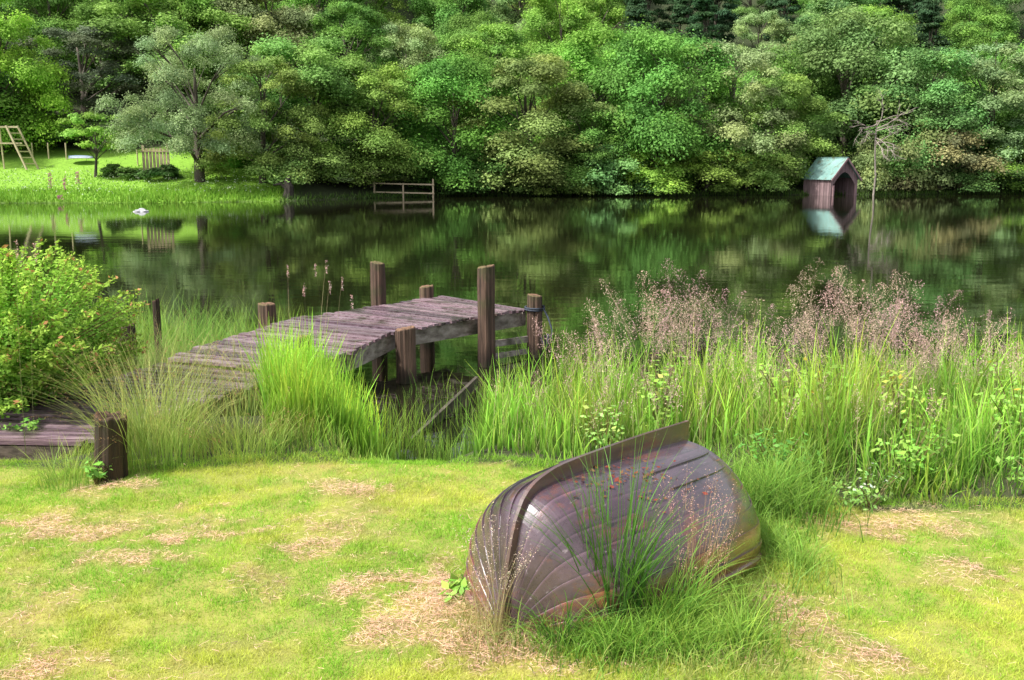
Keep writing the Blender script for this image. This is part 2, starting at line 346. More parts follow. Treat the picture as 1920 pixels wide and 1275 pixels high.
FT=[
(-120,84,30,300,'c','green','green leafy tree just beyond the left end of the far lawn'),
(10,86,-30,210,'e','lime','bright fresh green tree at the left edge behind the wooden climbing frame'),
(165,94,25,240,'d','plum','dark purplish tree between the bright left edge tree and the grey willow'),
(320,99,-60,260,'b','olive','olive tree rising just behind the top of the grey willow'),
(590,85,55,260,'a','olive','olive green tree to the right of the grey willow'),
(700,84,105,210,'e','mid','fresh green tree leaning over the shore above the wooden water railing'),
(850,88,95,230,'c','green','round green tree just right of the wooden water railing'),
(990,88,90,240,'b','olive','yellowish olive tree at the middle of the far shore'),
(1095,88,190,160,'a','green','low green tree right of the yellowish olive shore tree'),
(1120,97,50,240,'e','mid','mid green tree rising behind the low green shore tree'),
(1230,91,45,250,'c','green','deep green broad tree in the right middle of the shore'),
(1370,92,50,230,'d','grey','tall grey green tree right of the deep green broad tree'),
(1455,93,130,180,'b','olive','olive tree immediately left of the boathouse'),
(1580,99,15,290,'c','blue','tall bluish green tree rising directly behind the boathouse'),
(1705,95,75,230,'a','blue','rounded bluish green tree between the dead branches and the right edge trees'),
(1850,96,60,250,'d','grey','pale grey olive tree near the right end of the far shore'),
(1960,96,30,240,'e','green','green tree cut by the right edge of the view'),
(2110,97,60,260,'b','olive','olive tree beyond the right edge of the view'),
]
for px,ty,tp,wp,key,cl,lb in FT:
    x0=xat(px,ty); zb=float(hgt(x0,ty)); H=zat(tp,ty)-zb
    tree('broadleaf_tree',key,x0,ty,H,wp/F*ty*1.1,cl,lb,group='broadleaf trees along the far shore')
x0=xat(375,78); tree('willow_tree','willow',x0,78,zat(38,78)-float(hgt(x0,78)),14,'grey','large grey green willow with dark trunk standing on the far lawn',group=None)
x0=xat(495,79); tree('willow_tree','d',x0,79,10.5,9.5,'olive','smaller olive willow with dark trunk right of the large willow')
x0=xat(182,79); tree('small_tree','small',x0,79,zat(203,79)-float(hgt(x0,79)),5.4,'mid','small round fresh green tree alone on the far lawn')
BU=[(575,80.5,262,170,'bushb','olive','olive bush hanging down to the shore tip below the smaller willow'),
(650,84,290,170,'bushb','grey','pale green bush leaning over the water left of the wooden railing'),
(735,87.5,290,140,'bush','lime','lime bush behind the wooden water railing'),
(830,87,275,150,'bushb','green','green bush on the waterline under the round green tree'),
(925,87.3,280,150,'bush','dark','dark bush on the waterline under the yellowish olive tree'),
(1030,87.5,270,150,'bushb','olive','olive bush on the waterline beside the low green tree'),
(1130,88,255,150,'bush','blue','bluish bush on the waterline in the middle right'),
(1225,88.5,270,160,'bushb','lime','lime green bush overhanging the water, halfway to the boathouse'),
(1330,89,280,150,'bush','mid','low green bush under the grey green tree'),
(1400,90,280,120,'bushb','olive','olive bush second left of the boathouse'),
(1465,92,285,100,'bush','mid','green bush touching the left side of the boathouse'),
(1690,91.5,215,150,'bushb','brown','brownish olive bush immediately right of the boathouse'),
(1765,91.5,245,150,'bush','brown','tan olive bush, second right of the boathouse'),
(1835,92,290,140,'bushb','dark','dark bush at the waterline near the right edge'),
(1915,92.5,270,150,'bush','mid','green bush at the right edge waterline'),
(75,88,225,160,'bushb','dark','dark bush behind the wooden climbing frame'),
(150,92,215,170,'bush','green','green bush behind the small round lawn tree'),
(280,92,225,180,'bushb','plum','dusky bush behind the pale picket panel'),
(420,90,255,150,'bush','green','green bush behind the large willow trunk'),
(500,86,260,130,'bushb','mid','mid green bush right of the large willow trunk'),
]
for px,ty,tp,wp,key,cl,lb in BU:
    x0=xat(px,ty); zb=float(hgt(x0,ty)); H=zat(tp,ty)-zb
    tree('shore_bush',key,x0,ty,H,wp/F*ty*1.15,cl,lb,cat='bush',group='bushes along the far shore')
kinds=['mid','green','olive','grey','blue','lime','green','mid','mid','green']
for row,(ry,sp) in enumerate([(104,7.6),(114,8.5),(125,9),(138,9.5),(153,10.5),(172,12)]):
    hw=ry*.56+8; xx=-hw+random.uniform(0,3)
    while xx<hw:
        yv=ry+random.uniform(-3,3); px=960+xx/yv*F
        con = row>=1 and (random.random()<.1 or (1180<px<1360 and row>=1) or (1620<px<1780 and row>=1) or (1880<px and row>=2))
        if con: tree('conifer_tree','conifer',xx,yv,random.uniform(14,19),random.uniform(6,8),'fir','dark conifer rising among the broadleaf trees on the hillside','conifer','conifers on the hillside')
        else:
            s=random.uniform(.85,1.3)
            tree('hillside_tree',random.choice('abcde'),xx,yv,11*s,9.4*s,random.choice(kinds),'leafy broadleaf tree on the hillside behind the shoreline trees','tree','broadleaf trees on the hillside')
        xx+=sp*random.uniform(.75,1.2)
for px,lb in ((225,'dark fern clump left of the pale picket panel'),(305,'dark fern clump in front of the pale picket panel')):
    x0=xat(px,79); tree('fern_clump','fern',x0,79,1.1,3.4,'dark',lb,cat='fern',group='fern clumps on the far lawn')

# dead tree by boathouse
m=MB(); random.seed(5)
def branch(a,d,l,r,dep):
    pts=[a]; cur=a
    for k in range(4):
        d=(d+Vector((random.uniform(-.45,.45),random.uniform(-.2,.2),random.uniform(-.3,.3)))).normalized(); cur=cur+d*l/4; pts.append(cur)
    m.tube(pts,[r*(1-.19*k) for k in range(5)],5)
    if dep:
        for q in range(3): branch(pts[random.randint(2,4)],(d+Vector((random.uniform(-1,1),random.uniform(-.4,.4),random.uniform(-.8,.4)))).normalized(),l*.6,r*.55,dep-1)
trunkpts=[Vector((0,0,-.3)),Vector((.1,0,1.5)),Vector((-.05,0,3.2)),Vector((-.15,-.1,4.8)),Vector((-.1,-.1,6.3))]
m.tube(trunkpts,[.09,.08,.07,.06,.04],6)
for k in range(11): branch(Vector((-.1,-.1,4.2+k*.2)),Vector((random.uniform(-1,.9),-.5,random.uniform(-.4,.7))),1.9,.06,2)
x0=xat(1634,88.8); o=m.build('dead_tree',M_palebark,loc=(x0,88.2,.1)); tag(o,'bleached bare dead tree tangled beside the boathouse','tree')

# ------------------------------------------------------------ boathouse
t=empty('boathouse',(xat(1583,87),87,0),R(24),label='small wooden boathouse with green tin roof standing in the water',cat='boathouse')
Wh=1.48; Lh=3.5; EV=1.5; AP=3.15
m=MB()
def roofz(x): return EV+(AP-EV)*(1-abs(x)/Wh)
OW=1.2
def openz(x): return .9+(2.0-.9)*max(0,1-(abs(x)/OW)**1.7)
xw=-Wh; n=24; dx=2*Wh/n
for k in range(n):
    a=xw+k*dx; bq=a+dx-.010; c=(a+bq)/2; q=random.uniform(.75,1.25)
    if abs(c)>OW: z0a=z0b=-.5
    else: z0a,z0b=openz(a),openz(bq)
    m.hexa([(a,0,z0a),(bq,0,z0b),(bq,.05,z0b),(a,.05,z0a),(a,0,roofz(a)),(bq,0,roofz(bq)),(bq,.05,roofz(bq)),(a,.05,roofz(a))],(q,q,q))
m.build('gable_wall',M_house,t)
for s in (-1,1):
    m=MB(); k=.06
    while k<Lh:
        q=random.uniform(.75,1.25); m.box(min(s*Wh,s*(Wh-.05)),max(s*Wh,s*(Wh-.05)),k,k+.16,-.5,EV-.02,(q,q,q)); k+=.172
    m.build('side_wall',M_house,t)
m=MB(); m.add([(-Wh+.06,Lh,-.5),(Wh-.06,Lh,-.5),(Wh-.06,Lh,EV),(0,Lh,AP-.05),(-Wh+.06,Lh,EV)],[(0,1,2,3,4)],(.05,.05,.05)); m.build('back_wall',M_house,t)  # boards tinted near black: the dim interior is painted into their colour
for s in (-1,1):
    m=MB(); n=34; y0,y1=-.28,Lh+.15
    for k in range(n):
        ya=y0+(y1-y0)*k/n; yc=y0+(y1-y0)*(k+1)/n; up=.03 if k%2 else 0; up2=.03 if (k+1)%2 else 0
        e=Wh+.2; sl=(AP-EV)/Wh; ze=AP-sl*e
        m.add([(s*e,ya,ze+.06+up),(s*e,yc,ze+.06+up2),(0,yc,AP+.06+up2),(0,ya,AP+.06+up)],[(0,1,2,3)])
    m.build('roof',M_roof,t)
m=MB(); sl=(AP-EV)/Wh
for s in (-1,1): m.bar((0,-.3,AP+.0),(s*(Wh+.2),-.3,AP-sl*(Wh+.2)),.05,.14,(1.2,1.1,1.1))
m.build('barge_board',M_house,t)
m=MB(); m.bar((0,-.3,AP+.1),(0,Lh+.15,AP+.1),.16,.05); m.build('ridge_cap',M_roof,t)
for s in (-1,1):
    m=MB(); m.box(s*OW-.07,s*OW+.07,-.08,-.005,-.5,.9,(1.2,1.1,1.1)); m.build('door_post',M_house,t)

# ------------------------------------------------------------ far shore small things
ry=82.; xa=xat(702,ry); xb=xat(812,ry)
t=empty('wooden_railing',((xa+xb)/2,ry,0),0,label='pale wooden rail fence standing in the shallow water at the far shore',cat='fence')
hw=(xb-xa)/2
for px_,hh in ((-hw,1.25),(-.05,1.15),(hw,1.5)):
    m=MB(); m.bar((px_,0,-.6),(px_,0,hh),.12,.12); m.build('post',M_pale,t)
for zz in (.4,1.1):
    m=MB(); m.bar((-hw-.1,-.08,zz+.05),(hw+.1,-.08,zz-.06),.05,.11); m.build('rail',M_pale,t)
cy=81.; cx=xat(24,cy,3.5); cz=float(hgt(cx,cy)); t=empty('climbing_frame',(cx,cy,cz),0,label='pale timber climbing frame with slanting ladder at the left edge of the far lawn',cat='climbing frame')
H=zat(238,cy)-cz
m=MB(); m.bar((-2.2,0,H),(.6,0,H),.14,.14); m.build('top_beam',M_pale,t)
m=MB(); m.bar((-2.2,0,H*.62),(.8,0,H*.62),.12,.12); m.build('cross_beam',M_pale,t)
for oy in (-.35,.35):
    m=MB(); m.bar((.1+oy*.8,oy,H+.1),(1.5+oy*.8,oy*1.2,0),.15,.12); m.build('ladder_rail',M_pale,t)
for k in range(6):
    q=(k+1)/7; m=MB(); m.bar((.1-.3+1.4*q,-.42,H*(1-q)),(.1+.3+1.4*q,.42,H*(1-q)),.1,.1); m.build('rung',M_pale,t)
for xx in (-2.2,-.9):
    m=MB(); m.bar((xx,.25,0),(xx,0,H),.1,.1); m.build('leg',M_pale,t)
py_=80.5; px0=xat(293,py_,3); z0=float(hgt(px0,py_)); t=empty('picket_panel',(px0,py_,z0),0,label='short pale picket panel on the far lawn between ferns and willow',cat='fence')
ht=zat(278,py_)-z0
m=MB()
for k in range(8): m.box(-1.1+k*.28,-1.1+k*.28+.2,-.03,.03,-.1,ht+.25*(k in (0,7))+.05*math.sin(k*3))
m.build('pickets',M_pale,t)
m=MB(); m.bar((-1.2,-.06,ht-.25),(1.2,-.06,ht-.25),.05,.1); m.build('rail',M_pale,t)
for k,(px_,lb) in enumerate([(62,'thin wooden stake nearest the climbing frame'),(92,'thin wooden stake, second right of the climbing frame'),(125,'thin wooden stake behind the blue covered dinghy'),(258,'wooden stake at the left end of the picket panel')]):
    x0=xat(px_,83.5,3); m=MB(); m.tube([(0,0,-.1),(0,0,1.3)],[.06,.055],6); tag(m.build('fence_stake',M_pale,loc=(x0,83.5,float(hgt(x0,83.5)))),lb,'stake','wooden stakes on the far lawn')
x0=xat(152,83,3); t=empty('covered_dinghy',(x0,83,float(hgt(x0,83))+.1),R(8),label='small blue and white covered dinghy lying on the far lawn',cat='boat'); t.scale=(.8,.8,.6)
m=MB(); ns=9; vs=[];fs=[]
for k in range(ns):
    u=k/(ns-1); b_=.5*math.sin(math.pi*min(1,u*.6+.12))*(1 if u>0 else .1)
    for q in range(7):
        a=math.pi*q/6; vs.append((-1.2+2.4*u,b_*math.cos(a),.42*math.sin(a)*(.5+.5*math.sin(math.pi*(u*.7+.2)))+.05))
for k in range(ns-1):
    for q in range(6): fs.append((k*7+q,k*7+q+1,(k+1)*7+q+1,(k+1)*7+q))
fs.append(tuple(range(7))); fs.append(tuple((ns-1)*7+q for q in range(7)))
m.add(vs,fs); m.build('cover',M_tarp,t,True)
m=MB(); m.tube([(-1.2,-.1,.05),(-.6,-.42,.07),(0,-.53,.07),(1.2,-.45,.07)],.05,6); m.build('gunwale',M_stone,t)
x0,y0=gp(265,397,0)
bpy.ops.mesh.primitive_ico_sphere_add(subdivisions=3,radius=1,location=(x0,y0,0)); o=bpy.context.object; o.name='rock'
for v in o.data.vertices:
    f=1+.3*math.sin(v.co.x*3+1)*math.cos(v.co.y*4)+.1*math.sin(v.co.z*9+v.co.x*7); v.co=Vector((v.co.x*.42*f,v.co.y*.3*f,v.co.z*.17*f))
o.data.materials.append(M_stone); a=o.data.color_attributes.new('Col','FLOAT_COLOR','POINT'); a.data.foreach_set('color',np.ones(len(o.data.vertices)*4,dtype=np.float32))
tag(o,'single pale rock breaking the water off the far lawn','rock')
x0=xat(540,75.5); m=MB(); m.tube([(0,0,-.5),(0,0,.4),(.1,0,1.1),(-.05,0,1.5),(.15,0,1.9)],[.5,.42,.33,.25,.08],9,(.4,.4,.4)); m.tube([(0,0,.8),(-.5,0,1.3),(-1.1,-.1,1.2)],[.18,.13,.05],6,(.4,.4,.4))
tag(m.build('tree_stump',M_bark,loc=(x0,75.5,-.05)),'dark broken tree stump at the water tip of the far lawn','stump')
for k,(px_,tp,bp,lb) in enumerate([(95,322,352,'pink flower spike nearest the left edge on the far bank'),(122,330,360,'pink flower spike in the middle of the three upright ones'),(148,322,345,'pink flower spike, rightmost on the far bank'),(110,366,386,'low pink flower spike at the waterline of the far bank')]):
    yq=73.5 if bp<380 else 71.2; x0=xat(px_,yq); z0=float(hgt(x0,yq)); zt=zat(tp,yq)-z0; zb=zat(bp,yq)-z0
    t=empty('foxglove',(x0,yq,z0),0,label=lb,cat='flower',group='pink flower spikes on the far bank')
    m=MB(); m.tube([(0,0,-.1),(0.02,0,zt)],[.03,.015],5,(.3,.5,.1)); mm=m.build('stem',M_grass,t)
    n=60; P=np.stack([rng.normal(0,.09,n),rng.normal(0,.09,n),rng.uniform(max(zb,.2),zt,n)],1); Vv,Ff=leaf_quads(P,rng.normal(size=(n,3)),rng.uniform(.08,.16,n),.8)
    link('blossom',mesh_np(Vv,Ff,M_grass,np.repeat(jit((.62,.28,.38),n,.3),4,0)),t)
n=26000; x=rng.uniform(-62,-17.2,n); d=rng.beta(1,2.2,n)*16; y=ys(x)+d-.2; keep=rng.random(n)<np.clip(1.25-d/14,0.15,1); x=x[keep];y=y[keep];d=d[keep];n=len(x)
P=np.stack([x,y,hgt(x,y)-.02],1); hh=np.where(d<3.5,rng.uniform(.15,.6,n),rng.uniform(.06,.2,n))*(.6+.8*vn(x,y,2.5,3))
A=blades(P,hh,np.full(n,.09),rng.uniform(0,6.28,n),rng.uniform(.1,.5,n),1,jit((.16,.32,.03),n),jit((.36,.62,.08),n))
n=900; x=rng.uniform(-40,-18,n); y=ys(x)+rng.uniform(1,9,n); P=np.stack([x,y,hgt(x,y)+rng.uniform(.2,.7,n)],1); Vv,Ff=leaf_quads(P,rng.normal(size=(n,3)),rng.uniform(.06,.12,n),.9)
B=(Vv,Ff,np.repeat(jit((.7,.75,.6),n,.1),4,0))
n=4500; x=rng.uniform(-17,60,n); y=ys(x)+rng.uniform(-.4,.8,n); P=np.stack([x,y,np.maximum(hgt(x,y),-.05)],1)
Cc=blades(P,rng.uniform(.2,.6,n),np.full(n,.08),rng.uniform(0,6.28,n),rng.uniform(.2,.7,n),1,jit((.05,.1,.02),n),jit((.16,.3,.05),n))
V,Fq,cc=merge([A,B,Cc]); tag(link('far_bank_grass',mesh_np(V,Fq,M_grass,cc)),'bright long grass with white flowers along the far shore','grass',kind='stuff')

# ------------------------------------------------------------ jetty
t=empty('wooden_jetty',(-2.6,11,0),0,label='crooked old wooden jetty of wet purplish planks running out over the lake',cat='jetty')
OX,OY=-2.6,11
off0=lambda L_:[(a-OX,b-OY,c) for a,b,c in L_]
Rlow=off0([(-3.80,8.45,.38),(-2.64,11.2,.40)]); Llow=off0([(-5.5,8.55,.38),(-4.25,11.95,.40)])
Rr=off0([(-2.58,11.16,.47),(-1.9,11.85,.58),(-1.5,12.75,.67),(.22,14.45,.70)])
Lr=off0([(-4.2,11.85,.47),(-3.6,12.9,.58),(-3.05,13.65,.67),(-1.06,15.72,.72)])
random.seed(3)
def deckpart(r0,r1,l0,l1,pitch=.125):
    m=MB(); r0,r1,l0,l1=[Vector(q) for q in (r0,r1,l0,l1)]
    ln=((r1-r0).length+(l1-l0).length)/2; n=max(4,int(ln/pitch)); g=.020/ln
    for k in range(n):
        ta=k/n+g; tb=(k+1)/n-g; o1=random.uniform(-.02,.07); o2=random.uniform(-.02,.06); zj=random.uniform(-.009,.012); q=random.uniform(.45,1.4)
        a=r0.lerp(r1,ta);b_=r0.lerp(r1,tb);c=l0.lerp(l1,tb);d_=l0.lerp(l1,ta); e=(a-d_).normalized()
        a=a+e*o1;b_=b_+e*o1;c=c-e*o2;d_=d_-e*o2; up=Vector((0,0,zj)); dn=Vector((0,0,zj-.035)); tl=Vector((0,0,random.uniform(-.01,.01)))
        colr=(q,q*random.uniform(.93,1.03),q*random.uniform(.93,1.05))
        m.hexa([a+dn,b_+dn,c+dn,d_+dn,a+up+tl,b_+up+tl,c+up,d_+up],colr)
    return m.build('deck',M_deck,t)
tag(deckpart(Rlow[0],Rlow[1],Llow[0],Llow[1]),'lower landward section of the deck')
for k in range(3): deckpart(Rr[k],Rr[k+1],Lr[k],Lr[k+1])
for poly,sg,cc_ in ((Rr,1,None),(Lr,-1,None),(Rlow,1,(.62,.5,.45)),(Llow,-1,(.5,.42,.4))):
    for k in range(len(poly)-1):
        a=Vector(poly[k]);b_=Vector(poly[k+1]); dv=(b_-a).normalized(); off=Vector((-dv.y,dv.x,0))*(.06*sg); off.z=-.15
        m=MB(); m.bar(a+off+dv*.01,b_+off-dv*.01,.07,.21,cc_ or ((1,1,1) if k>0 else (.7,.6,.55))); m.build('side_beam',M_beam,t)
for (a,b_),cc_ in (((Rr[3],Lr[3]),(1,1,1)),((Rlow[0],Llow[0]),(.4,.35,.3))):
    a=Vector(a);b_=Vector(b_); m=MB(); sgn=-.04 if a.y>3 else .05; m.bar(a+Vector((-.04,sgn,-.14)),b_+Vector((.02 if sgn>0 else -.04,sgn,-.14)),.06,.18,cc_); m.build('end_beam',M_beam,t)
def post(name,x,y,z0,z1,r,parent=None,lean=(0,0),col=(1,1,1),seed=0,ragged=0.004,slant=.02):
    m=MB(); rnd=random.Random(seed+int(x*100)); n=28; hs_=list(np.linspace(z0,z1-.015,12))+[z1]
    vs=[];fs=[]; cols=[]
    ph=[rnd.uniform(0,6.28) for _ in range(4)]
    groove=[rnd.choice([1,1,1,.95,.92]) for _ in range(n)]
    for i_,h in enumerate(hs_):
        tt=(h-z0)/(z1-z0); rr=r*(1.04-.09*tt)*(.93 if i_==len(hs_)-1 else 1)
        for q in range(n):
            a=2*math.pi*q/n; f=1+.04*math.sin(2*a+ph[0])+.03*math.sin(5*a+ph[1])+.02*math.sin(9*a+ph[2]+h*4)+.02*math.sin(h*7+ph[3]); f*=groove[q]
            rg=slant*math.cos(a)+ragged*(.8*math.sin(7*a+ph[0])+.5*math.sin(11*a+ph[1])+math.sin(3*a+ph[2]))
            vs.append((lean[0]*tt+rr*f*math.cos(a),lean[1]*tt+rr*f*math.sin(a),h+rg*(tt>.97)))
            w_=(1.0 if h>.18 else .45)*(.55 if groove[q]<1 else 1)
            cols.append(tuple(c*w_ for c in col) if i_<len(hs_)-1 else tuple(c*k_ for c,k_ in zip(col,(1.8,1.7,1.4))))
    for i_ in range(len(hs_)-1):
        for q in range(n):
            q2=(q+1)%n; fs.append((i_*n+q,i_*n+q2,(i_+1)*n+q2,(i_+1)*n+q))
    c0=len(vs); tp=len(hs_)-1
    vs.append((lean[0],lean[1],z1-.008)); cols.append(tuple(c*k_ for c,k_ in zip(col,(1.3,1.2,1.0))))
    for q in range(n): fs.append((tp*n+q,tp*n+(q+1)%n,c0))
    m.v=vs;m.f=fs;m.c=cols
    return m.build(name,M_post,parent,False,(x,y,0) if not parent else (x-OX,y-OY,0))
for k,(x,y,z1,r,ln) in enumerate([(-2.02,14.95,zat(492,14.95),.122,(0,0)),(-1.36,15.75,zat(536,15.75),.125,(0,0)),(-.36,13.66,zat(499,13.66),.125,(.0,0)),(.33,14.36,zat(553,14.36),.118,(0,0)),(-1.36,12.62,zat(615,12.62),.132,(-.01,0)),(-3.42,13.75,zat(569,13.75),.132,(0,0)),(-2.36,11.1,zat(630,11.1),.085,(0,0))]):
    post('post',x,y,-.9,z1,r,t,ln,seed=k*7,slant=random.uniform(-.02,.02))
m=MB(); m.bar((-.25-OX,13.85-OY,.28),(.3-OX,14.4-OY,.26),.05,.09); m.build('cross_board',M_beam,t)
m=MB(); m.bar((-.25-OX,13.85-OY,.1),(.3-OX,14.4-OY,.08),.05,.07); m.build('cross_board',M_beam,t)
m=MB(); m.bar((-1.05-OX,9.9-OY,-.06),(-.42-OX,11.7-OY,.22),.04,.11,(.3,.29,.24)); m.build('fallen_brace',M_beam,t)
m=MB(); rp=[]
for k in range(26):
    a=k/25*2*math.pi*1.9; rp.append((.33+.14*math.cos(a),14.36+.14*math.sin(a),.74-.002*k))
m.tube(rp,.014,6); rp2=[(.45,14.28,.73),(.52,14.2,.6),(.58,14.15,.42),(.56,14.12,.25),(.46,14.1,.2),(.42,14.14,.32)]; m.tube(rp2,.014,6)
rp3=[(.47,14.22,.33),(.5,14.2,.1),(.53,14.19,.36)]; m.tube(rp3,.03,6)
tag(m.build('mooring_rope',M_rope,smooth=True),'dark mooring rope looped round the outer corner post of the jetty','rope')
o=post('wooden_post',xat(200,7.15,.6),7.15,.15,zat(782,7.1),.122,None,(.06,.0),(.42,.39,.34),seed=77,ragged=.010,slant=-.02); tag(o,'thick dark leaning post at the landward corner of the jetty','post')
for px_,y_,tp,r_,lb in ((292,13.3,562,.05,'thin dark stake in the marsh grass left of the jetty'),(235,12.3,610,.11,'squat dark post half hidden by the leafy shrub'),):
    x0=xat(px_,y_); tag(post('wooden_post',x0,y_,-.3,zat(tp,y_),r_,None,(0,0),(.45,.4,.35),seed=px_),lb,'post')

# ------------------------------------------------------------ upturned boat
bow=np.array([-.03,4.60]); stern=np.array([1.07,5.97]); L_=float(np.linalg.norm(stern-bow)); ba=math.atan2(stern[1]-bow[1],stern[0]-bow[0])
GZ=.5
t=empty('upturned_rowing_boat',(bow[0],bow[1],GZ),ba,label='upturned clinker rowing boat with dark purplish brown hull lying on the lawn',cat='boat')
fzk=lambda u: np.interp(u,[0,.02,.05,.1,.16,.24,.36,.6,.9,1.3,L_],[0.0,.22,.41,.56,.64,.675,.685,.68,.665,.64,.60])
fb=lambda u: np.interp(u,[0,.02,.05,.1,.17,.27,.4,.6,.85,1.1,1.35,1.5,1.65,L_],[.015,.10,.19,.30,.41,.51,.585,.645,.685,.70,.685,.66,.61,.53])
fzg=lambda u: np.interp(u,[0,.15,.5,.9,1.3,L_],[0.,.04,.10,.12,.08,.0])
Ud=np.unique(np.concatenate([np.linspace(0,.3,18),np.linspace(.3,L_,28)]))
def sm(f,u):
    h=.045; return (f(np.clip(u-h,0,L_))*.25+f(u)*.5+f(np.clip(u+h,0,L_))*.25)*np.clip(u/.03,0,1)+f(u)*(1-np.clip(u/.03,0,1))
ZK=sm(fzk,Ud); BB=sm(fb,Ud); ZG=sm(fzg,Ud)
def section(i,s):
    nn=1.8+.12*min(1,Ud[i]/.6); a=s*math.pi/2
    yv=BB[i]*math.sin(a)**(2/nn) if s>0 else 0.; zv=ZG[i]+(ZK[i]-ZG[i])*(max(math.cos(a),0))**(2/nn)
    tum=max(0,s-.72)/.28; yv-=BB[i]*.08*tum*tum*min(1,Ud[i]/.5)
    return yv,zv
NS=8; sub=6
srow=[]
sk=np.array([0,.16,.30,.42,.53,.64,.75,.87,1.0])
for k in range(NS):
    for q in range(sub+1): srow.append((sk[k]+(sk[k+1]-sk[k])*q/sub, .009*(1-q/sub)))
m=MB(); vs=[];fs=[];cs=[]
for side in (1,-1):
    b0=len(vs)
    for i in range(len(Ud)):
        for j,(s,off) in enumerate(srow):
            y0,z0=section(i,s); y1,z1=section(i,min(1,s+.01)) ; ya,za=section(i,max(0,s-.01))
            dy,dz=y1-ya,z1-za; l=math.hypot(dy,dz)+1e-9; fade=min(1,Ud[i]/.08+.25)
            vs.append((Ud[i],side*(y0-dz/l*off*fade),z0+dy/l*off*fade))
            kk=j//(sub+1); q=1+.14*math.sin(kk*2.3+side); e=.55 if (j%(sub+1))==sub else 1.0; e=(1.9 if Ud[i]<.45 else 1.25+.3*math.sin(Ud[i]*9+kk)) if (j%(sub+1))==0 else e; cs.append((q*e,q*e,q*e))  # lap-line shading and strake-edge highlights painted into the vertex colour, over per-strake tone
    W_=len(srow)
    for i in range(len(Ud)-1):
        for j in range(W_-1):
            f=(b0+i*W_+j,b0+(i+1)*W_+j,b0+(i+1)*W_+j+1,b0+i*W_+j+1); fs.append(f if side==1 else f[::-1])
m.v=vs;m.f=fs;m.c=cs; hull=m.build('hull',M_boat,t)
m=MB(); i=len(Ud)-1; ring=[]
for s in np.linspace(1,0,14): y_,z_=section(i,s); ring.append((L_-.004,-y_*.985,z_-.004))
for s in np.linspace(0,1,14)[1:]: y_,z_=section(i,s); ring.append((L_-.004,y_*.985,z_-.004))
m.add(ring+[(a+.03,b,c) for a,b,c in ring],[tuple(range(len(ring))),tuple(range(2*len(ring)-1,len(ring)-1,-1))]+[(k,k+1,len(ring)+k+1,len(ring)+k) for k in range(len(ring)-1)]); m.build('transom',M_boat,t)
def plate(pts,hts,th,mb,taper=1.):
    P=[Vector((a,0,b)) for a,b in pts]; A=[]
    for k,p_ in enumerate(P):
        dv=(P[min(k+1,len(P)-1)]-P[max(k-1,0)]).normalized(); nrm=Vector((-dv.z,0,dv.x))
        A.append((p_-nrm*.02,p_+nrm*hts[k]))
    vs=[]
    for lo,hi in A:
        vs+=[(lo.x,-th/2,lo.z),(lo.x,th/2,lo.z),(hi.x,th/2*taper,hi.z),(hi.x,-th/2*taper,hi.z)]
    fs=[]
    for k in range(len(A)-1):
        for q in range(4): q2=(q+1)%4; fs.append((k*4+q,k*4+q2,(k+1)*4+q2,(k+1)*4+q))
    fs.append((3,2,1,0)); e=(len(A)-1)*4; fs.append((e,e+1,e+2,e+3)); mb.add(vs,fs)
ks=[i for i in range(len(Ud)) if Ud[i]>=.13]; m=MB(); plate([(Ud[i],ZK[i]) for i in ks]+[(L_+.03,ZK[-1])],[.04+.03*min(1,(Ud[i]-.13)/.3)+.055*Ud[i]/L_ for i in ks]+[.125],.022,m); m.build('keel',M_keel,t)
ks=[i for i in range(len(Ud)) if Ud[i]<=.16]; m=MB(); plate([(Ud[i]-.004,ZK[i]) for i in ks],[.038]*len(ks),.030,m,.6); m.build('stem',M_keel,t)
for side in (1,-1):
    m=MB(); pts=[(Ud[i],side*(BB[i]*(1-.08*min(1,Ud[i]/.5))+.012),ZG[i]+.012) for i in range(0,len(Ud))]; m.tube(pts,.021,6); m.build('gunwale',M_keel,t)
for s0 in (.22,.36):
    for side in (-1,1):
        m=MB(); pts=[]
        for i in range(len(Ud)):
            if .9<Ud[i]<L_-.02:
                y_,z_=section(i,s0); pts.append((Ud[i],side*(y_+.004),z_+.009))
        m.tube(pts,.010,5); m.build('bilge_runner',M_boat,t)
for u_ in (.55,1.1):
    m=MB(); m.box(u_-.1,u_+.1,-float(fb(u_))*.8,float(fb(u_))*.8,.2,.225); m.build('thwart',M_keel,t)
cb,sb=math.cos(ba),math.sin(ba)
def hullpt(u,s,side,off=.02):
    i=int(np.argmin(abs(Ud-u))); y_,z_=section(i,s); y_*=side; return np.array([bow[0]+u*cb-y_*sb,bow[1]+u*sb+y_*cb,GZ+z_+off])
P=[]
for k in range(95):
    u=random.gauss(.78,.2); s=abs(random.gauss(.16,.1)); P.append(hullpt(min(max(u,.3),1.4),min(s,.45),-1,.018))
for k in range(26): P.append(hullpt(random.uniform(.5,1.7),random.uniform(.05,.5),-1,.018))
P=np.array(P); n=len(P); P[:,:2]+=rng.normal(0,.010,(n,2)); Vv,Ff=leaf_quads(P,np.array([0,-.15,1.])+rng.normal(size=(n,3))*.18,rng.uniform(.015,.042,n),.6)
cch=np.array([(.24,.05,.035),(.14,.06,.04),(.20,.10,.05),(.08,.035,.025)])[rng.integers(0,4,n)]
tag(link('fallen_leaves',mesh_np(Vv,Ff,M_straw,np.repeat(cch,4,0))),'red and brown fallen leaves lying on the upturned hull','leaves',kind='stuff')

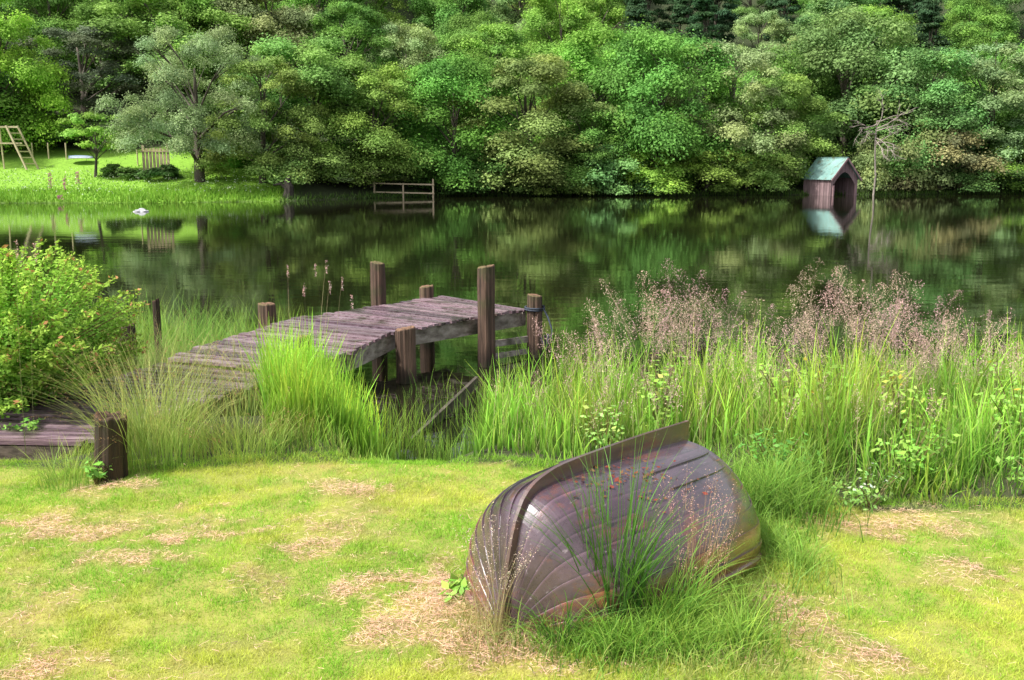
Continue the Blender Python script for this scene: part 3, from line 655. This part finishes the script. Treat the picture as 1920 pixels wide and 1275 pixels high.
# ------------------------------------------------------------ lawn
patches=[(60,985,.3,.1),(130,1008,.4,.1),(330,1018,.2,.06),(480,995,.5,.08),(660,925,.3,.07),(380,945,.15,.05),(240,1065,.3,.08),(740,1075,.35,.12),(790,1120,.4,.16),(640,1105,.2,.08),(850,1200,.35,.14),(960,1245,.4,.13),(40,1255,.35,.08),(1690,990,.35,.12),(1480,1150,.3,.12),(1640,1235,.25,.1),(1880,1070,.25,.14),(1340,1230,.25,.1),(700,1180,.2,.08),(900,1080,.25,.15),(240,910,.3,.08),(1200,1200,.4,.16),(560,1030,.25,.06)]
PC=[(*gp(a,b_),c,d_) for a,b_,c,d_ in patches]
def dry(x,y):
    r=np.zeros_like(x)
    wx=x+(vn(x,y,.22,31)-.5)*.4+(vn(x,y,.07,33)-.5)*.15; wy=y+(vn(x,y,.2,37)-.5)*.4
    for cx,cy,rx,ry_ in PC:
        q=((wx-cx)/rx)**2+((wy-cy)/(ry_*1.6))**2; r=np.maximum(r,np.exp(-q*1.1))
    fine=vn(x,y,.09,9)*.6+vn(x,y,.035,19)*.4
    bgd=vn(x,y,.5,5)*.5+vn(x,y,.13,15)*.3+vn(x,y,.05,25)*.2
    return np.clip(r*1.45*(.2+fine*1.2)+ 2.4*(bgd-.53),0,1)
def inboat(x,y):
    dx=x-bow[0];dy=y-bow[1]; u=dx*cb+dy*sb; v=-dx*sb+dy*cb
    return (u>0)&(u<L_)&(abs(v)<np.interp(u,[0,.17,.6,L_],[.0,.33,.53,.46])-.03)
n=430000; y=rng.uniform(3.7,8.0,n); x=rng.uniform(-1,1,n)*(y*.56+.4)
keep=(y<yb(x)+.25)&~inboat(x,y); x=x[keep];y=y[keep]
x=np.concatenate([x,rng.uniform(-9,9,30000)]); y=np.concatenate([y,rng.uniform(.5,7,30000)])
dd=dry(x,y); keep=rng.random(len(x))>dd*.3; x=x[keep];y=y[keep];dd=dd[keep]; n=len(x)
P=np.stack([x,y,hgt(x,y)-.004],1)
pn=vn(x,y,.7,2)*.45+vn(x,y,.2,7)*.35+vn(x,y,.06,17)*.2
yel=np.clip((pn-.42)*3.6,0,1)[:,None]
green=np.array([.38,.72,.06]); ycol=np.array([.80,.88,.14]); tan=np.array([.92,.60,.43])
dk=np.clip(dd[:,None]*1.05,0,.88)
tip=(green*(1-yel)+ycol*yel); tip=tip*(1-dk)+tan*dk; tip=tip*rng.uniform(.70,1.14,(n,1))
hh=rng.uniform(.015,.048,n)*(.5+1.1*vn(x,y,.12,4))*(1-.5*dd)
V,Fq,cc=blades(P,hh,rng.uniform(.0025,.005,n),rng.uniform(0,6.28,n),rng.uniform(.2,1.2,n),1,tip*.72,tip)
tag(link('lawn_grass',mesh_np(V,Fq,M_grass,cc)),'short mown yellow green lawn grass','grass',kind='stuff')
def straws(n,cx,cy,rx,ry_,ln=(.015,.05),lift=.028):
    x=cx+rng.normal(0,rx*.6,n); y=cy+rng.normal(0,ry_*1.0,n)
    k=rng.random(n)<np.clip(dry(x,y)*1.3-.1,.03,1); x=x[k];y=y[k];n=len(x)
    z=hgt(x,y)+rng.uniform(.010,lift,n)
    a=rng.uniform(0,np.pi*2,n); l=rng.uniform(*ln,n)*.5; tl=rng.normal(0,.2,n); w_=rng.uniform(.0005,.0011,n)
    d=np.stack([np.cos(a)*l,np.sin(a)*l,tl*l],1); p_=np.stack([-np.sin(a)*w_,np.cos(a)*w_,np.zeros(n)],1); c0=np.stack([x,y,z],1)
    up=np.stack([0*w_,0*w_,w_],1)
    V=np.stack([c0-d-p_-up,c0+d-p_,c0+d+p_+up,c0-d+p_],1).reshape(-1,3)
    colr=jit((.86,.56,.39),n,.25); dk=rng.random(n)<.25; colr[dk]*=.5
    return V,np.arange(n*4).reshape(-1,4),np.repeat(colr,4,0)
parts=[]
for cx,cy,rx,ry_ in PC: parts.append(straws(int(30000*rx*max(ry_,.08))+250,cx,cy,rx,ry_*1.3))
parts.append(straws(80000,0,5.4,5.5,1.3))
x0,y0=gp(900,1110); parts.append(straws(2000,x0,y0,.25,.35,(.05,.10),.05))
V,Fq,cc=merge(parts); k4=~inboat(V[::4,0],V[::4,1]) & (V[::4,1]<yb(V[::4,0])+.2)
Fq=Fq[k4]; tag(link('dry_grass_clippings',mesh_np(V,Fq,M_straw,cc)),'tan dry grass clippings scattered in patches over the lawn','dry grass',kind='stuff')

# ------------------------------------------------------------ bank grasses
def bankset(n,xr,yr,hr,wr,tipc,basec=(.08,.18,.022),clump=.5,lean=(.1,.6),segs=4,dockclear=.95,inlet=True,lim=None,cs=.35):
    x=rng.uniform(*xr,n); y=rng.uniform(*yr,n)
    keep=(y>yb(x)-.1+.45*vn(x,y,.3,1)); keep&=rng.random(n)<(1-clump)+clump*2.2*np.clip(vn(x,y,cs,6)-.25,0,1)
    keep&=dockdist(x,y)>dockclear; keep&=~inboat(x,y)
    if inlet: keep&=(y<yn(x)+.35*vn(x,y,.5,8))
    if lim is not None: keep&=lim(x,y)
    x=x[keep];y=y[keep];n=len(x); P=np.stack([x,y,np.maximum(hgt(x,y),-.15)-.02],1)
    ramp=np.clip((y-yb(x))/.9,.18,1)
    hh=rng.uniform(*hr,n)*(.5+1.0*vn(x,y,.35,2))*ramp
    tone=(.62+.72*vn(x,y,.45,12))[:,None]; yl=np.clip(vn(x,y,.6,23)-.45,0,1)[:,None]*np.array([[.8,.15,.1]])
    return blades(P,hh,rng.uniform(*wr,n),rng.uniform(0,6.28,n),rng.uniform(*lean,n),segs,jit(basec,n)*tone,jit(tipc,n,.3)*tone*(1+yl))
parts=[]
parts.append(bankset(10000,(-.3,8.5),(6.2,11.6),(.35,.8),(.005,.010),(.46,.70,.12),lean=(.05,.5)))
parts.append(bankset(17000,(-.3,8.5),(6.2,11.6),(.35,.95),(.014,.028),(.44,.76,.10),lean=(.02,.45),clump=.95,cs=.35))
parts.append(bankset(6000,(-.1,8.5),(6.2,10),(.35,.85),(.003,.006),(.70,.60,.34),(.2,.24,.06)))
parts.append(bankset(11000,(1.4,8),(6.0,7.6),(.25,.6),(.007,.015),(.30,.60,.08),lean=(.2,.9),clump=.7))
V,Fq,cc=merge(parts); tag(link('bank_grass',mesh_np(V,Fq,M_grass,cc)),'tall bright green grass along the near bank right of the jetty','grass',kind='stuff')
parts=[]
pxok=lambda x,y:(x/(y*.985+.4)*F+960>500)
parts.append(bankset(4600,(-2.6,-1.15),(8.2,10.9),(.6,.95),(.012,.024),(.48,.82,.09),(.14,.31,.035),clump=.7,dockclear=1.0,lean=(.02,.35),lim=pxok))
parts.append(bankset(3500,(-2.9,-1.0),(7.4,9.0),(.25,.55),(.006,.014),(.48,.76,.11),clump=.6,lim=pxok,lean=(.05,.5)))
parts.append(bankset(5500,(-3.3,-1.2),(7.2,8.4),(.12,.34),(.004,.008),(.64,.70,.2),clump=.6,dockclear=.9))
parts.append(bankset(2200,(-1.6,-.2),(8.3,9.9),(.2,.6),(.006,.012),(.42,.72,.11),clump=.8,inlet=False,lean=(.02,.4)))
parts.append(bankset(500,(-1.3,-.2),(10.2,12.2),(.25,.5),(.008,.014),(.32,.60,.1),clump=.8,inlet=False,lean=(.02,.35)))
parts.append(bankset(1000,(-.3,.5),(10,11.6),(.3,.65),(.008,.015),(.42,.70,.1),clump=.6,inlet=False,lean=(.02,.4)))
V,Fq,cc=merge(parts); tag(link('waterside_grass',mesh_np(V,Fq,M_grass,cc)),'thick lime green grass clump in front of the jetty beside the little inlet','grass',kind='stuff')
parts=[]
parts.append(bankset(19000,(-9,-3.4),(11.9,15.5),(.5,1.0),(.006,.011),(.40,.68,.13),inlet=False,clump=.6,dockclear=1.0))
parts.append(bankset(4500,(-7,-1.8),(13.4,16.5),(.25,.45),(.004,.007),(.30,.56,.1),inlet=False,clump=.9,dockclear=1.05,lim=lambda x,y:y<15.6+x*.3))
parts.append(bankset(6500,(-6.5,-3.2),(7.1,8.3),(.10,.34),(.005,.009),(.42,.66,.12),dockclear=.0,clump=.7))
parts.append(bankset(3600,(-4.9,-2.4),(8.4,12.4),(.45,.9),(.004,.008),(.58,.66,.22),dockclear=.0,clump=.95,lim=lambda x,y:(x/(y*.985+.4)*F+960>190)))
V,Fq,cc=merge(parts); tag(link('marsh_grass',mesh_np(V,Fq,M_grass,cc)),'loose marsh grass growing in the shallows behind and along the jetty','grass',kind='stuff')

def tuft(name,label,cat,x,y,n,H,rad,wd,tipc,basec,lean=(.15,.9),segs=6,group=None,seeds=0,seedc=(.4,.25,.12),ss=(.006,.015),spr=.012):
    a=rng.uniform(0,6.28,n); r=rad*np.sqrt(rng.random(n)); px_=x+np.cos(a)*r; py_=y+np.sin(a)*r
    P=np.stack([px_,py_,hgt(px_,py_)-.01],1); az=a+rng.normal(0,.7,n)
    hh=H*rng.uniform(.5,1.08,n); ln=rng.uniform(*lean,n)
    V,Fq,cc=blades(P-np.array([x,y,0]),hh,np.full(n,wd)*rng.uniform(.7,1.3,n),az,ln,segs,jit(basec,n),jit(tipc,n,.25))
    o=empty(name,(x,y,0),0,label=label,cat=cat,group=group); link('blades',mesh_np(V,Fq,M_grass,cc),o)
    if seeds:
        tips=V.reshape(n,segs+1,2,3).mean(2); k=rng.choice(n,min(n,seeds*2),replace=False); P=[]
        for q in k:
            for s in range(24):
                f=rng.uniform(.72,1.); i0=f*segs; i_=min(int(i0),segs-1); p_=tips[q,i_]*(1-(i0-i_))+tips[q,i_+1]*(i0-i_); P.append(p_+rng.normal(0,spr,3))
        P=np.array(P); Vv,Ff=leaf_quads(P,rng.normal(size=(len(P),3)),rng.uniform(*ss,len(P)),.5); tag(link('seed_heads',mesh_np(Vv,Ff,M_straw,np.repeat(jit(seedc,len(P),.3),4,0)),o),kind='stuff')
    return o
tuft('rush_clump','tall yellowish rush clump with brown tips just right of the thick leaning post','rush',-2.78,7.5,420,1.2,.36,.0055,(.60,.62,.20),(.26,.42,.07),seeds=34)
tuft('rush_clump','arching rush clump growing up through the jetty planks','rush',-3.3,8.8,190,1.15,.3,.0055,(.62,.60,.24),(.3,.42,.09),seeds=22)
tuft('rush_clump','low rush clump at the foot of the thick leaning post','rush',-3.25,7.0,180,.42,.2,.005,(.54,.66,.14),(.22,.4,.07))
tuft('rush_clump','spreading rush clump between the leaning post and the lime grass clump','rush',-2.15,7.65,240,.6,.34,.0055,(.60,.66,.18),(.26,.42,.07),seeds=14)
tuft('rush_clump','rush clump at the far side of the lower jetty planks','rush',-4.5,11.3,320,1.2,.4,.006,(.54,.60,.2),(.22,.36,.06),seeds=20)
tuft('rush_clump','thin rush clump leaning over the middle of the jetty','rush',-3.6,10.9,130,1.1,.35,.006,(.58,.62,.2),(.24,.4,.07),seeds=14)
tuft('sedge_tuft','dark green sedge tuft with tall arching blades in front of the boat','grass tuft',.50,4.60,260,1.05,.13,.009,(.17,.38,.06),(.04,.11,.025),lean=(.05,.6))
tuft('sedge_tuft','lower dark sedge tuft beside the bow of the boat','grass tuft',.24,4.5,120,.48,.11,.007,(.2,.42,.07),(.06,.16,.03),lean=(.3,1.3))
tuft('sedge_tuft','middle sized green grass tuft right of the tall sedge in front of the boat','grass tuft',.74,4.62,260,.6,.15,.008,(.32,.58,.09),(.08,.2,.03),lean=(.1,.9))
tuft('seed_grass_tuft','tuft of pinkish orange seed grass against the boat side','grass tuft',.92,4.84,120,.74,.17,.003,(.66,.38,.24),(.46,.38,.14),lean=(.05,.3),seeds=50,seedc=(.70,.42,.34),ss=(.004,.009),spr=.009)
tuft('seed_grass_tuft','pale bleached seed grass leaning over the boat bow','grass tuft',-.1,4.53,60,.66,.08,.003,(.66,.52,.36),(.4,.36,.12),lean=(.05,.35),seeds=24,seedc=(.72,.58,.46),ss=(.004,.009),spr=.008)
def lowset(n,cx,cy,rx,ry_,hr,wr,tipc,basec):
    x=cx+rng.normal(0,rx,n); y=cy+rng.normal(0,ry_,n); k=~inboat(x,y); x=x[k];y=y[k];n=len(x)
    return blades(np.stack([x,y,hgt(x,y)-.01],1),rng.uniform(*hr,n)*(.4+1.2*vn(x,y,.1,3)),rng.uniform(*wr,n),rng.uniform(0,6.28,n),rng.uniform(.2,1.,n),3,jit(basec,n),jit(tipc,n,.3))
parts=[lowset(3000,.55,4.45,.22,.12,(.06,.24),(.003,.008),(.38,.66,.1),(.1,.22,.03)),lowset(2400,.9,4.52,.18,.14,(.08,.28),(.003,.008),(.48,.70,.12),(.14,.28,.04)),
 lowset(900,.9,4.2,.2,.12,(.04,.16),(.003,.006),(.62,.66,.2),(.3,.34,.09)),lowset(1500,-.05,4.65,.14,.2,(.05,.18),(.003,.006),(.66,.60,.26),(.32,.3,.1)),lowset(1200,1.62,5.65,.10,.3,(.06,.24),(.003,.007),(.44,.68,.12),(.16,.3,.05)),
 lowset(1300,1.2,5.0,.12,.16,(.05,.18),(.003,.006),(.52,.68,.14),(.2,.34,.06)),lowset(2200,1.75,6.5,.22,.25,(.15,.5),(.004,.009),(.38,.64,.1),(.09,.2,.03))]
V,Fq,cc=merge(parts); tag(link('rough_grass',mesh_np(V,Fq,M_grass,cc)),'rough unmown grass around the foot of the upturned boat','grass',kind='stuff')
def weed(name,label,x,y,n,H,rad,size,colr,cat='plant',group=None,col2=None,frac=.1,stemn=8):
    o=empty(name,(x,y,float(hgt(x,y))),0,label=label,cat=cat,group=group); m=MB()
    Ps=[]
    for k in range(stemn):
        a=random.uniform(0,6.28); rr=rad*random.uniform(.2,1); hq=H*random.uniform(.6,1)*(1-.35*(rr/rad)**2); e=Vector((math.cos(a)*rr,math.sin(a)*rr,hq)); mid=e*.5+Vector((0,0,hq*.12))
        m.tube([(0,0,-.02),tuple(mid),tuple(e)],[.006+H*.004,.004+H*.003,.002],4,(.25,.22,.08))
        for q in range(int(n/stemn)):
            f=random.uniform(.25,1.03); p_=(mid*2*f*(1-f)*1.0+e*f*f); Ps.append(p_+Vector((random.gauss(0,rad*.13),random.gauss(0,rad*.13),random.gauss(0,H*.04))))
    m.build('stems',M_grass,o)
    P=np.array([tuple(p_) for p_ in Ps]); P[:,2]=np.maximum(P[:,2],.01); n=len(P); rad_=P-np.array([0,0,H*.4]); rad_/=np.linalg.norm(rad_,axis=1,keepdims=True)+1e-6
    Vv,Ff=leaf_quads(P,rad_*.5+np.array([0,-.1,.8])+rng.normal(size=(n,3))*.4,size*rng.uniform(.6,1.3,n),.55)
    c=jit(colr,n,.3)
    if col2: k=(rng.random(n)<frac)&(P[:,2]>H*.5); c[k]=jit(col2,int(k.sum()),.2)
    link('leaves',mesh_np(Vv,Ff,M_leaf,np.repeat(c,4,0)),o); return o
random.seed(9)
weed('leafy_weed','broad leaved green weed at the left foot of the boat bow',*gp(872,1125),60,.14,.16,.075,(.32,.60,.1))
weed('leafy_weed','broad leaved green weed in front of the boat keel end of the bow',*gp(1040,1185),80,.16,.14,.07,(.32,.60,.1))
weed('leafy_weed','green leafy weed at the base of the thick leaning post',*gp(180,903),70,.2,.15,.06,(.26,.52,.1))
weed('bramble','leafy yellow green bramble in the middle of the right bank',2.35,8.1,340,.9,.5,.06,(.40,.66,.12),col2=(.6,.45,.08),frac=.05,stemn=12)
weed('bramble','leafy plant rising left of the right bank plumes',1.25,8.2,260,.9,.3,.06,(.42,.68,.13),col2=(.66,.66,.18),frac=.1,stemn=10)
weed('bramble','green leafy bramble near the right edge of the bank',4.1,7.8,340,.8,.5,.06,(.36,.64,.12),col2=(.6,.5,.08),frac=.05,stemn=12)
weed('bramble','yellowish leafy bramble in front of the pink plumes, right of centre',3.15,7.8,300,.8,.45,.06,(.46,.66,.13),col2=(.68,.5,.1),frac=.07,stemn=12)
weed('bramble','pale leafy weed left of the inlet side of the bank grass',.75,7.75,150,.55,.25,.05,(.40,.64,.16),stemn=9)
weed('bramble','low leafy plant with pale flower dots by the lawn edge',2.45,6.5,240,.32,.3,.035,(.34,.58,.15),col2=(.7,.76,.62),frac=.25)
weed('bramble','low leafy plant under the right bank grass near the right edge',3.7,6.5,300,.4,.38,.05,(.30,.58,.11),stemn=12)
weed('bramble','dark leafy plant low behind the boat stern',1.9,6.9,220,.5,.3,.05,(.18,.42,.08))
weed('nettle_clump','upright green nettle clump in the grass halfway between boat and right edge',2.9,7.0,300,.55,.4,.05,(.28,.52,.09),stemn=14)
sx,sy=-5.25,9.9
def shrub():
    o=empty('leafy_shrub',(sx,sy,float(hgt(sx,sy))),0,label='big light green leafy shrub with reddish tips beside the jetty at the left edge',cat='shrub')
    g=np.random.default_rng(44); m=MB(); random.seed(44); P=[];NN=[];TT=[]
    for k in range(320):
        a=random.uniform(0,6.28); R0=1.5*math.sqrt(random.random())
        low=random.random()<.35
        top=(random.uniform(.3,.8) if low else 1.85*(1-.45*(R0/1.65)**2)*random.uniform(.55,1.1))
        base=Vector((math.cos(a)*.3*random.random(),math.sin(a)*.3*random.random(),0)); e=Vector((math.cos(a)*R0,math.sin(a)*R0,top)); mid=base.lerp(e,.5)+Vector((0,0,.15))-Vector((math.cos(a),math.sin(a),0))*.1*R0
        m.tube([base,mid,e],[.012,.008,.003],4,(.3,.2,.09))
        for q in range(150):
            f=1-abs(random.gauss(0,.3)); f=max(.15,f); b1=base.lerp(mid,f); b2=mid.lerp(e,f); p_=b1.lerp(b2,f); sp=.10*(1.25-f); off=Vector((random.gauss(0,sp),random.gauss(0,sp),random.gauss(0,sp*.8)))
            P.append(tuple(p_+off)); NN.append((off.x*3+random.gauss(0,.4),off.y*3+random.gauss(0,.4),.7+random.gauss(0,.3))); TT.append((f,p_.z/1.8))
    P=np.array(P);P[:,2]=np.maximum(P[:,2],.03);TT=np.array(TT);n=len(P)
    Vv,Ff=leaf_quads(P,np.array(NN),.055*g.uniform(.6,1.3,n),.5)
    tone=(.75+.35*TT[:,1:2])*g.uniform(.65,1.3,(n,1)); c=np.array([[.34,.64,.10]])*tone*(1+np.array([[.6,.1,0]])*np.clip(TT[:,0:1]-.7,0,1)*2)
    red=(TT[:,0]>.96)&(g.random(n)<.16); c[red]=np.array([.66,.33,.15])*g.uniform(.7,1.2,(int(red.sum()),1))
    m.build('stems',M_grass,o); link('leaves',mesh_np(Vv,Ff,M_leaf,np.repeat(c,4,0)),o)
shrub()
weed('bramble','small leafy plant growing over the jetty planks at the left edge',-4.55,9.0,240,.45,.32,.055,(.28,.56,.1))
# ------------------------------------------------------------ feathery seed plumes
def plumes(specs,dens=1.):
    parts=[]
    for (x,y,H) in specs:
        z=float(hgt(x,y)); az=random.uniform(0,6.28); ln=random.uniform(.03,.34); dn=dens*random.uniform(.35,1.1)
        A=blades(np.array([[x,y,z]]),np.array([H]),np.array([.004]),np.array([az]),np.array([ln]),6,np.array([[.3,.36,.1]]),np.array([[.6,.42,.32]])); parts.append(A)
        def at(t): return np.array([x+math.cos(az)*H*ln*t**1.8,y+math.sin(az)*H*ln*t**1.8,z+H*(t-.45*ln*t**2.2)])
        n=int(300*H/1.3*dn); t=rng.uniform(.64,1.0,n)
        f=(t-.64)/.36; rad=random.uniform(.07,.15)*H/1.4*np.sin(np.pi*np.clip(f*.85+.12,0,1))**.8; nb_=7; aa=rng.integers(0,nb_,n)*(6.28/nb_)+rng.normal(0,.13,n)
        rr=rad*np.sqrt(rng.random(n)); P=np.array([at(q) for q in t]); P[:,0]+=np.cos(aa)*rr; P[:,1]+=np.sin(aa)*rr; P[:,2]+=rr*.45-rr**2*2.0
        Vv,Ff=leaf_quads(P,rng.normal(size=(n,3)),rng.uniform(.007,.017,n),.42)
        base=np.array(random.choice([(.72,.46,.42),(.80,.55,.45),(.54,.34,.34),(.74,.56,.42),(.64,.40,.41)])); cc_=np.repeat(base[None]*rng.uniform(.6,1.2,(n,1)),4,0); parts.append((Vv,Ff,cc_))
        nb=13; tb=np.linspace(.64,.95,nb); P0=np.array([at(q) for q in tb])
        B=blades(P0,np.full(nb,.12*H/1.4),np.full(nb,.0022),rng.uniform(0,6.28,nb),rng.uniform(.6,1.2,nb),2,np.tile(base*.8,(nb,1)),np.tile(base,(nb,1))); parts.append(B)
    return merge(parts)
sp=[]
def cl(px,tp,n,spread,yc=(8.2,9.6),dz=.34):
    for k in range(n):
        y=random.uniform(*yc); x=xat(px+random.gauss(0,spread),y); H=zat(tp,y)-float(hgt(x,y))-abs(random.gauss(0,dz)); sp.append((x,y,max(.7,H)))
cl(1250,468,30,38); cl(1320,505,18,32); cl(1160,535,12,22); cl(1100,560,12,20); cl(1050,560,4,10); cl(1390,570,13,32); cl(1545,468,18,26); cl(1645,483,26,38); cl(1500,555,12,26); cl(1750,545,20,40); cl(1845,560,17,32); cl(1910,620,10,20); cl(1440,620,6,50); cl(1600,640,16,160); cl(1250,650,10,100); cl(2050,560,14,80); cl(1800,520,5,30); cl(1690,555,14,45)
V,Fq,cc=plumes(sp); tag(link('flowering_grass',mesh_np(V,Fq,M_straw,cc)),'feathery purplish tan flowering grass heads above the right bank','flowering grass',kind='stuff')
sp=[]; cl(1220,690,12,50,(7.4,8.2),.1); cl(1000,750,5,50,(7.6,8.6),.1); cl(1500,740,12,140,(7.,8.),.1); cl(1130,760,4,50,(6.8,7.6),.1)
V,Fq,cc=plumes(sp,.5)
spk=[(541,483,12.0),(592,478,11.5),(612,485,11.7),(575,520,11.6),(600,515,11.3),(622,508,11.5),(640,545,11.4),(35,430,8.4),(52,440,8.6)]
sp_parts=[]
for px_,tp,y_ in spk:
    x0=xat(px_,y_); z0=float(hgt(x0,y_)); H=zat(tp,y_)-z0; az=random.uniform(0,6.28)
    sp_parts.append(blades(np.array([[x0,y_,z0]]),np.array([H]),np.array([.008]),np.array([az]),np.array([.08]),6,np.array([[.2,.3,.06]]),np.array([[.55,.42,.26]])))
    n=45; tt=rng.uniform(0,.16,n); P=np.stack([x0+math.cos(az)*H*.08+rng.normal(0,.008,n),y_+math.sin(az)*H*.08+rng.normal(0,.008,n),z0+H*.965-tt],1)
    Vv,Ff=leaf_quads(P,rng.normal(size=(n,3)),rng.uniform(.011,.021,n),.5); sp_parts.append((Vv,Ff,np.repeat(jit((.78,.5,.48),n,.3),4,0)))
V2,F2,c2=merge(sp_parts+[(V,Fq,cc)])
tag(link('seeding_grass_spikes',mesh_np(V2,F2,M_straw,c2)),'thin pinkish seed spikes standing among the grass by the jetty and low on the bank','seed heads',kind='stuff')
print('done')
